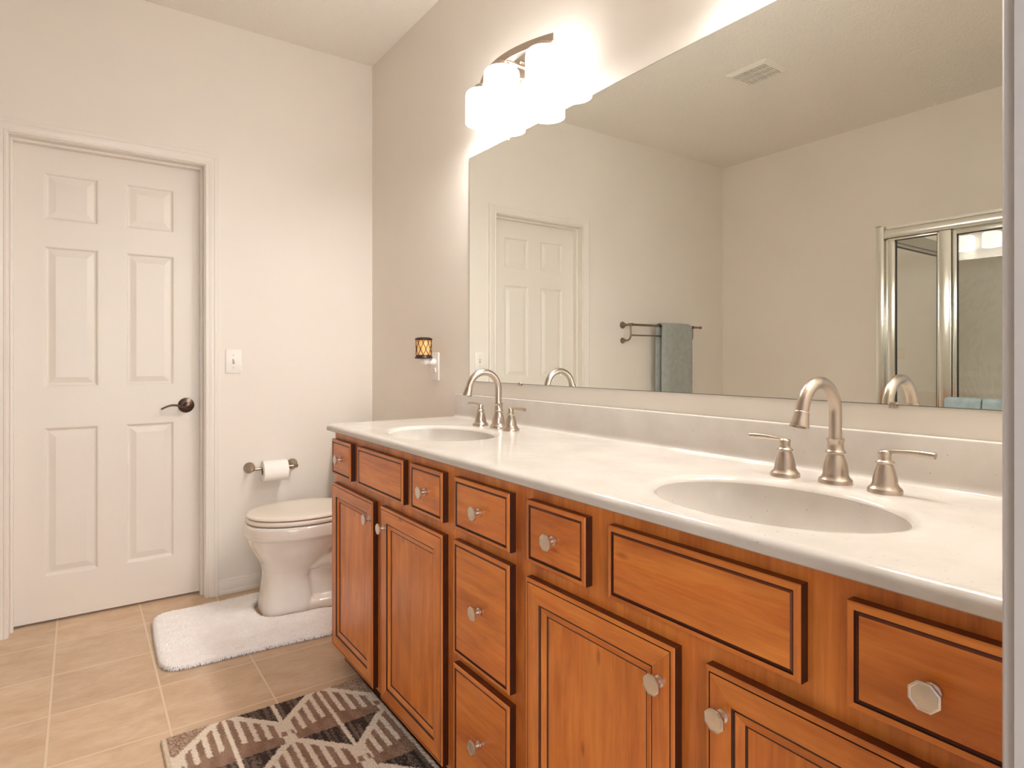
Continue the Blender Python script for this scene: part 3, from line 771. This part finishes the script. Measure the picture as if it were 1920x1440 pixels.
def m_shag():
    m = Mat('white_shag'); v = m.coord()
    m.link(m.ramp(m.noise(v, 26), [(.3, srgb(247, 242, 240)), (.7, srgb(253, 251, 249))]), m.b.inputs['Base Color'])
    m.set(Roughness=.95, Sheen_Weight=.3, Specular_IOR_Level=.05)
    return m.m
SHAG = m_shag()
import numpy as np
def shag_sheet(poly, step, base, hgt):
    P = np.array(poly); Q = np.roll(P, -1, 0)
    x0, y0 = P.min(0); x1, y1 = P.max(0)
    gx = np.arange(x0, x1 + step, step); gy = np.arange(y0, y1 + step, step)
    X, Y = np.meshgrid(gx, gy); pts = np.stack([X.ravel(), Y.ravel()], 1)
    ins = np.zeros(len(pts), bool); dist = np.full(len(pts), 9.0)
    for a, b in zip(P, Q):
        c_ = ((a[1] > pts[:, 1]) != (b[1] > pts[:, 1]))
        with np.errstate(divide='ignore', invalid='ignore'):
            xx = (b[0] - a[0]) * (pts[:, 1] - a[1]) / (b[1] - a[1]) + a[0]
        ins ^= c_ & (pts[:, 0] < xx)
        d = b - a; t = np.clip(((pts - a) @ d) / (d @ d), 0, 1); pr = a + t[:, None] * d
        dist = np.minimum(dist, np.hypot(*(pts - pr).T))
    rs = np.random.RandomState(4); n = len(pts)
    z = np.zeros(n)
    for k in np.nonzero(ins)[0]:
        x, y = pts[k]; q = noise.noise(Vector((x * 11, y * 11, 3.0))); r1 = noise.noise(Vector((x * 75 + 2 * q, y * 75, 9.0))); r2 = noise.noise(Vector((x * 190, y * 190, 5.0)))
        z[k] = .70 + .24 * q + .26 * (1 - abs(r1) * 2.2) * .6 + .13 * r2
    z = base + hgt * np.clip(z + rs.uniform(-.045, .045, n), .2, 1.3) * np.clip(dist / .012, 0, 1) ** .5
    idx = -np.ones(n, int); keep = np.nonzero(ins)[0]; idx[keep] = np.arange(len(keep))
    jit = rs.uniform(-.0006, .0006, (n, 2)); W = len(gx); m = M()
    m.v = [(pts[k, 0] + jit[k, 0], pts[k, 1] + jit[k, 1], z[k]) for k in keep]
    for j in range(len(gy) - 1):
        for i in range(W - 1):
            a = j * W + i; f = (idx[a], idx[a + 1], idx[a + W + 1], idx[a + W])
            if min(f) >= 0: m.f.append(tuple(int(q) for q in f)); m.m.append(0)
    return m
pile_ = shag_sheet(R1, .0026, .008, .017)
r_n = random.Random(8); N1 = len(R1)
for k in range(16000):                      # tufts hanging over the rim
    i = r_n.randrange(N1); a, b = R1[i], R1[(i + 1) % N1]; t = r_n.random()
    if math.hypot(a[0] - b[0], a[1] - b[1]) < r_n.random() * .06: continue
    x, y = a[0] + (b[0] - a[0]) * t, a[1] + (b[1] - a[1]) * t
    dx, dy = b[0] - a[0], b[1] - a[1]; L = math.hypot(dx, dy); nx, ny = dy / L, -dx / L
    if inside(x + nx * .004, y + ny * .004, R1): nx, ny = -nx, -ny
    x -= nx * .006; y -= ny * .006; z0 = r_n.uniform(.004, .018); ln = r_n.uniform(.006, .012); wd = .0013; tx, ty = dx / L, dy / L
    sx = r_n.uniform(-.4, .4)
    v = [(x - tx * wd, y - ty * wd, z0), (x + tx * wd, y + ty * wd, z0), (x + tx * (wd + sx * ln * .5) + nx * ln * .6, y + ty * (wd + sx * ln * .5) + ny * ln * .6, z0 + .001), (x - tx * (wd - sx * ln * .5) + nx * ln * .6, y - ty * (wd - sx * ln * .5) + ny * ln * .6, z0 + .001), (x + nx * ln + tx * sx * ln, y + ny * ln + ty * sx * ln, max(.0008, z0 - .007))]
    pile_.add(v, [(0, 1, 2, 3), (3, 2, 4)])
p_ = obj('pile', pile_, SHAG, rg, smooth=0, recalc=False); p_['kind'] = 'stuff'

# ------------------------------------------------------------------ patterned rug
CREAM = srgb(236, 224, 206); BRN = srgb(164, 134, 114); BRN2 = srgb(148, 118, 100); DK = srgb(74, 62, 58); DK2 = srgb(124, 108, 96); PALE = srgb(196, 172, 152)
def rug_color(x, y, r):
    """x,y world; returns colour of the pile"""
    jx = x + r.uniform(-.0012, .0012); jy = y + r.uniform(-.0025, .0025)
    if x < -1.113: return srgb(224, 208, 184)
    best = None
    ri = round((-1.132 - jy) / .240 - .0)
    for row in (ri - 1, ri, ri + 1):
        mid = -1.132 - .240 * row
        off = -.812 if row % 2 == 0 else -.957
        ci = round((jx - off) / .2915); cx = off + .2915 * ci
        u = jx - cx; v = jy - mid; au = abs(u)
        if v <= 0 and au < .116 * (1 + v / .124):
            if row % 2 == 0 and ci in (-1, 1) and row < 1: return BRN2 if r.random() < .5 else PALE
            if au < .0065: return CREAM
            st = noise.noise(Vector((u * 95 + row * 3.3, v * 7, ci * 5.1)))
            return DK if st + r.uniform(-.3, .3) > -.10 else DK2
        if v > 0 and au < .128 and v < .238 - 1.05 * au:
            if row % 2 == 0 and ci in (-1, 1) and row < 1: return PALE
            if au < .006: return CREAM
            k = (au - .006) / .0325; fr = k - math.floor(k); slot = .080 - .35 * au
            if v > slot and fr > .54: return CREAM
            return BRN if noise.noise(Vector((jx * 40, jy * 12, 1.0))) + r.uniform(-.25, .25) > -.05 else BRN2
    md = -1.132 - .240 * round((-1.132 - jy + .045) / .240); rw = round((-1.132 - md) / .240)
    of = (-.812 if rw % 2 == 0 else -.957) + .14575; ad = abs(jx - (of + .2915 * round((jx - of) / .2915)) - .004)
    if .036 < jy - md < .062 and .006 < ad < .023: return BRN
    return CREAM
ru = empty('area_rug', (-.80, -1.62, 0), 'brown and cream geometric patterned rug in front of the cabinets', 'rug')
rx0, rx1, ry1, ry0 = -1.126, -.512, -1.140, -2.08
obj('backing', M().box(rx0, rx1, ry0, ry1, .0006, .006), varied('rug_jute', srgb(190, 168, 140), srgb(206, 184, 156), 60, .95), ru, smooth=0)
nx_, ny_ = 205, 315; r_ = random.Random(11); me = bpy.data.meshes.new('pile')
V = []; F = []; CL = []
for j in range(ny_ + 1):
    for i in range(nx_ + 1):
        x = rx0 + (rx1 - rx0) * i / nx_; y = ry1 + (ry0 - ry1) * j / ny_
        edge = min(i, nx_ - i, j, ny_ - j)
        z = (.0105 + r_.uniform(-.0012, .0012)) if edge > 0 else .004
        if edge > 0: x += r_.uniform(-.0010, .0010); y += r_.uniform(-.0010, .0010)
        V.append((x + .80, y + 1.62, z)); CL.append(rug_color(x, y, r_))
for j in range(ny_):
    for i in range(nx_):
        a = j * (nx_ + 1) + i; F.append((a, a + nx_ + 1, a + nx_ + 2, a + 1))
me.from_pydata(V, [], F)
ca = me.color_attributes.new('pattern', 'FLOAT_COLOR', 'POINT')
ca.data.foreach_set('color', [c for q in CL for c in q])
me.materials.append(m_color_attr('woven_pile', bump=.8)); me.update()
po = bpy.data.objects.new('pile', me); COL.objects.link(po); po.parent = ru; po['kind'] = 'stuff'

# ------------------------------------------------------------------ towel rack and towel (seen in the mirror)
RACK = m_nickel('rack_nickel', (150, 134, 118), .28)
ry = -.085
tr = empty('towel_rack', (-2.30, 0, 1.34), 'dark nickel double-bar towel rack on the wall left of the door', 'towel rack')
def fl(x, z, r=.026, d=.07): return [(0, .0004), (r, .0004), (r, .004), (r * .85, .010), (r * .45, .028), (r * .30, .045), (r * .27, d)]
for x in (-1.950, -2.640):
    m = M().lathe(fl(x, 1.382), (x, 0, 1.382), '-y', 28)
    m.lathe([(0, .062), (.0095, .062), (.0115, .068), (.0115, .100), (.0095, .104), (0, .105)], (x, 0, 1.382), '-y', 20)
    obj('bracket', m, RACK, tr)
    m = M().lathe(fl(x, 1.268, .022, .035), (x, 0, 1.268), '-y', 28)
    P = [(x, -.030, 1.268)] + [(x, -.045 - .040 * sin(q), 1.308 - .040 * cos(q)) for q in [radians(a) for a in range(0, 91, 10)]] + [(x, -.085, 1.372)]
    m.tube(P, .0065, 14)
    obj('curved_arm', m, RACK, tr)
obj('upper_bar', M().tube([(-1.945, ry, 1.382), (-2.735, ry, 1.382)], .0085, 18).lathe([(0, 0), (.0105, 0), (.0115, .004), (.0105, .012), (0, .013)], (-2.733, ry, 1.382), '-x', 18), RACK, tr)
obj('lower_bar', M().tube([(-1.955, ry, 1.306), (-2.640, ry, 1.306)], .0055, 16), RACK, tr)
def drape(name, x0, x1, axis, bar, zbar, rb, zf, zk, mat, label, group, seed, nu=26, wav=.004, side=-1, th=.011, cat='towel', shift=0.0, outs=0):
    """towel folded over a bar. axis 'x': bar along x at y=bar; 'y': bar along y at x=bar. side: direction of the front"""
    path = []; n1 = 26
    for i in range(n1 + 1): path.append((rb, zf + (zbar - zf) * i / n1, 'f'))
    for i in range(1, 12): a = pi * i / 12; path.append((rb * cos(a), zbar + rb * sin(a), 't'))
    for i in range(n1 + 1): path.append((-rb, zbar - (zbar - zk) * i / n1, 'b'))
    m = M(); rings = []
    for layer in (0, 1):
        for j, (d, z, k) in enumerate(path):
            row = []
            for i in range(nu + 1):
                t = i / nu; x = x0 + (x1 - x0) * t
                if k == 'b': x += shift
                if k == 't': x += shift * (j - n1) / 12
                wv = wav * sin(t * 9 + seed) * min(1, abs(zbar - z) * 5) + .002 * noise.noise(Vector((x * 20, z * 12, seed)))
                off = (th / 2) * (1 if layer else -1); e = sqrt(max(0, 1 - (2 * t - 1) ** 8)); off *= e
                if k == 't': a = math.atan2(z - zbar, d); dd = d + off * cos(a); zz = z + off * sin(a)
                else: dd = d + off * (1 if d > 0 else -1) + wv; zz = z
                if k == 'f': dd = d + off + wv
                if k == 'b': dd = max(d - off + wv * .3, -rb - th) if True else d
                q = bar + side * dd
                row.append((x, q, zz) if axis == 'x' else (q, x, zz))
            rings.append(row)
    J = len(path); N = nu + 1; vs_ = [p for r in rings for p in r]; fs = []
    for L in (0, 1):
        for j in range(J - 1):
            for i in range(nu):
                a = (L * J + j) * N + i; fs.append((a, a + 1, a + N + 1, a + N))
    for j in range(J - 1):
        for i in (0, nu):
            a = j * N + i; b = (J + j) * N + i; fs.append((a, a + N, b + N, b))
    for j in (0, J - 1):
        for i in range(nu):
            a = j * N + i; b = (J + j) * N + i; fs.append((a, a + 1, b + 1, b))
    m.add(vs_, fs)
    org = ((x0 + x1) / 2, bar, zbar) if axis == 'x' else (bar, (x0 + x1) / 2, zbar)
    return obj(name, m, mat, origin=org, label=label, cat=cat, group=group, smooth=60)
drape('hand_towel', -2.612, -2.262, 'x', ry, 1.382, .0175, .74, .80, TOWELG, 'sage grey terry towel folded over the nickel double rack', 'terry towels hanging on bars', 1.3, side=-1, th=.016, shift=.030)

# ------------------------------------------------------------------ shower enclosure (seen in the mirror)
G = -2.37; PY = -1.600; Z0 = .10; ZT = 1.866; YE = YF + .002
se = empty('shower_enclosure', ((G + XL) / 2, (PY + YE) / 2, .09), 'silver framed glass corner shower with pale marbled wall panels', 'shower enclosure')
hd = [(G + .026, 1.800), (G + .030, 1.812), (G + .030, 1.830), (G + .024, 1.846), (G + .012, 1.852), (G + .010, 1.866), (G - .020, 1.866), (G - .022, 1.800)]
obj('header', M().extrude(hd, 'y', YE, PY - .0225), ALU, se, smooth=30)
hs = [(PY - .024, 1.800), (PY + .012, 1.800), (PY + .012, 1.866), (PY - .024, 1.866)]
obj('header', M().extrude([(p[0], p[1]) for p in hs], 'x', XL + .012, G - .022), ALU, se, smooth=0)
m = M().box(G - .022, G + .030, PY - .022, PY + .020, Z0, 1.870, bev=.003)
m.box(G - .024, G + .032, PY - .006, PY + .030, 1.8703, 1.8722)
obj('corner_post', m, ALU, se, smooth=30)
def frame(name, y0, y1, z0, z1, wd, x, dp, root):
    m = M().box(x - dp, x + dp, y1 - wd, y1, z0, z1, bev=.002).box(x - dp, x + dp, y0, y0 + wd, z0, z1, bev=.002)
    m.box(x - dp, x + dp, y0 + wd, y1 - wd, z1 - wd, z1, bev=.002).box(x - dp, x + dp, y0 + wd, y1 - wd, z0, z0 + wd, bev=.002)
    return obj(name, m, ALU, root, smooth=30)
def pane(y0, y1, z0, z1, x, root):
    g = obj('glass_pane', M().box(x - .0025, x + .0025, y0, y1, z0, z1), GLASS, root, smooth=0)
    m = M()
    for a in (y0, y1 - .004): m.box(x - .004, x + .004, a, a + .004, z0, z1)
    for a in (z0, z1 - .004): m.box(x - .004, x + .004, y0, y1, a, a + .004)
    k = obj('gasket', m, GASKET, root, smooth=0); k.parent = g
    return g
# fixed side light, posts, door, far side light
frame('panel_frame', -1.886, -1.6225, Z0, 1.799, .012, G, .012, se)
m = M().box(G - .014, G + .016, -1.672, -1.634, Z0 + .012, 1.787, bev=.004); obj('frame_stile', m, ALU, se, smooth=30)
pane(-1.874, -1.672, Z0 + .012, 1.787, G, se)
obj('door_post', M().box(G - .020, G + .026, -1.942, -1.8865, Z0, 1.7995, bev=.006), ALU, se, smooth=30)
DY0, DY1 = -2.600, -1.945
dr = frame('shower_door', DY0, DY1, Z0 + .012, 1.790, .019, G + .006, .011, se)
g_ = pane(DY0 + .019, DY1 - .019, Z0 + .031, 1.771, G + .006, se); g_.parent = dr
m = M().tube([(-2.30, -1.955, .918), (-2.30, -2.590, .918)], .008, 16)
for y in (-1.957, -2.588): m.tube([(G + .017, y, .918), (-2.298, y, .918)], .009, 14)
k_ = obj('towel_bar', m, ALU, se); k_.parent = dr
obj('door_post', M().box(G - .020, G + .026, -2.660, -2.604, Z0, 1.7995, bev=.006), ALU, se, smooth=30)
frame('panel_frame', YE, -2.661, Z0, 1.799, .022, G, .012, se)
pane(YE + .022, -2.683, Z0 + .022, 1.777, G, se)
m = M().box(XL + .012, XL + .030, PY - .012, PY + .006, Z0, 1.799).box(XL + .030, G - .023, PY - .012, PY + .006, Z0, Z0 + .018).box(XL + .030, G - .023, PY - .012, PY + .006, 1.781, 1.799).box(G - .041, G - .023, PY - .012, PY + .006, Z0, 1.799)
obj('return_frame', m, ALU, se, smooth=0)
g_ = obj('glass_pane', M().box(XL + .030, G - .041, PY - .0055, PY - .0005, Z0 + .018, 1.781), GLASS, se, smooth=0)
m = M().box(XL + .030, G - .041, PY - .0075, PY + .0015, 1.776, 1.781).box(XL + .030, XL + .034, PY - .0075, PY + .0015, Z0 + .018, 1.776)
obj('gasket', m, GASKET, se, smooth=0).parent = g_
m = Mat('surround_marble'); v_ = m.coord((1, 1, .6)); n_ = m.noise(v_, 3.2, 6, .65, 1.6)
m.link(m.ramp(n_, [(.36, srgb(200, 198, 187)), (.5, srgb(206, 204, 194)), (.53, srgb(197, 195, 184)), (.57, srgb(205, 203, 193))]), m.b.inputs['Base Color']); m.set(Roughness=.22)
obj('wall_panel', M().box(XL + .0008, XL + .010, YE, PY, .09, 1.96), m.m, se, smooth=0)
obj('wall_panel', M().box(XL + .011, G - .022, YE - .0015, YE + .008, .09, 1.96), m.m, se, smooth=0)
pn = M().box(XL + .0008, G + .035, YE, PY + .026, .0005, .06, bev=.004).box(G - .045, G + .035, YE, PY + .026, .055, .0995, bev=.006).box(XL + .0008, G - .045, PY - .045, PY + .026, .055, .0995, bev=.006)
obj('shower_pan', pn, PLAST, se, smooth=30)
drape('hand_towel', -2.088, -1.932, 'y', -2.30, .918, .0150, .55, .58, TOWELB, 'pale blue towel on the shower door bar, left one in the mirror', 'terry towels hanging on bars', 2.1, side=1, th=.013)
drape('hand_towel', -2.262, -2.092, 'y', -2.30, .918, .0150, .54, .58, TOWELB, 'pale blue towel on the shower door bar, right one in the mirror', 'terry towels hanging on bars', 4.4, side=1, th=.013)

# ------------------------------------------------------------------ exhaust vent in the ceiling
vx0, vx1, vy0, vy1 = -1.922, -1.694, -1.313, -1.062
ve = empty('exhaust_vent', ((vx0 + vx1) / 2, (vy0 + vy1) / 2, H), 'slotted almond exhaust fan grille in the ceiling', 'vent')
m = M(); fnv = lambda u, v, d: (u, v, H - .001 - d); b_ = .026
m.rings([(vx0, vx1, vy0, vy1, 0), (vx0 + .002, vx1 - .002, vy0 + .002, vy1 - .002, .004), (vx0 + b_, vx1 - b_, vy0 + b_, vy1 - b_, .012)], fnv, fill=False)
ix0, ix1, iy0, iy1 = vx0 + b_, vx1 - b_, vy0 + b_, vy1 - b_
ns = 15; pit = (iy1 - iy0) / ns; cw = (ix1 - ix0) / 3
for i in range(ns + 1):
    y = iy0 + pit * i; m.box(ix0, ix1, max(iy0, y - pit * .26), min(iy1, y + pit * .26), H - .013, H - .009)
for k in range(4):
    x = ix0 + cw * k; m.box(max(ix0, x - .004), min(ix1, x + .004), iy0, iy1, H - .0128, H - .0092)
obj('grille', m, VENTM, ve, smooth=0)
obj('duct_opening', M().box(ix0, ix1, iy0, iy1, H - .003, H - .001), DARK, ve, smooth=0)
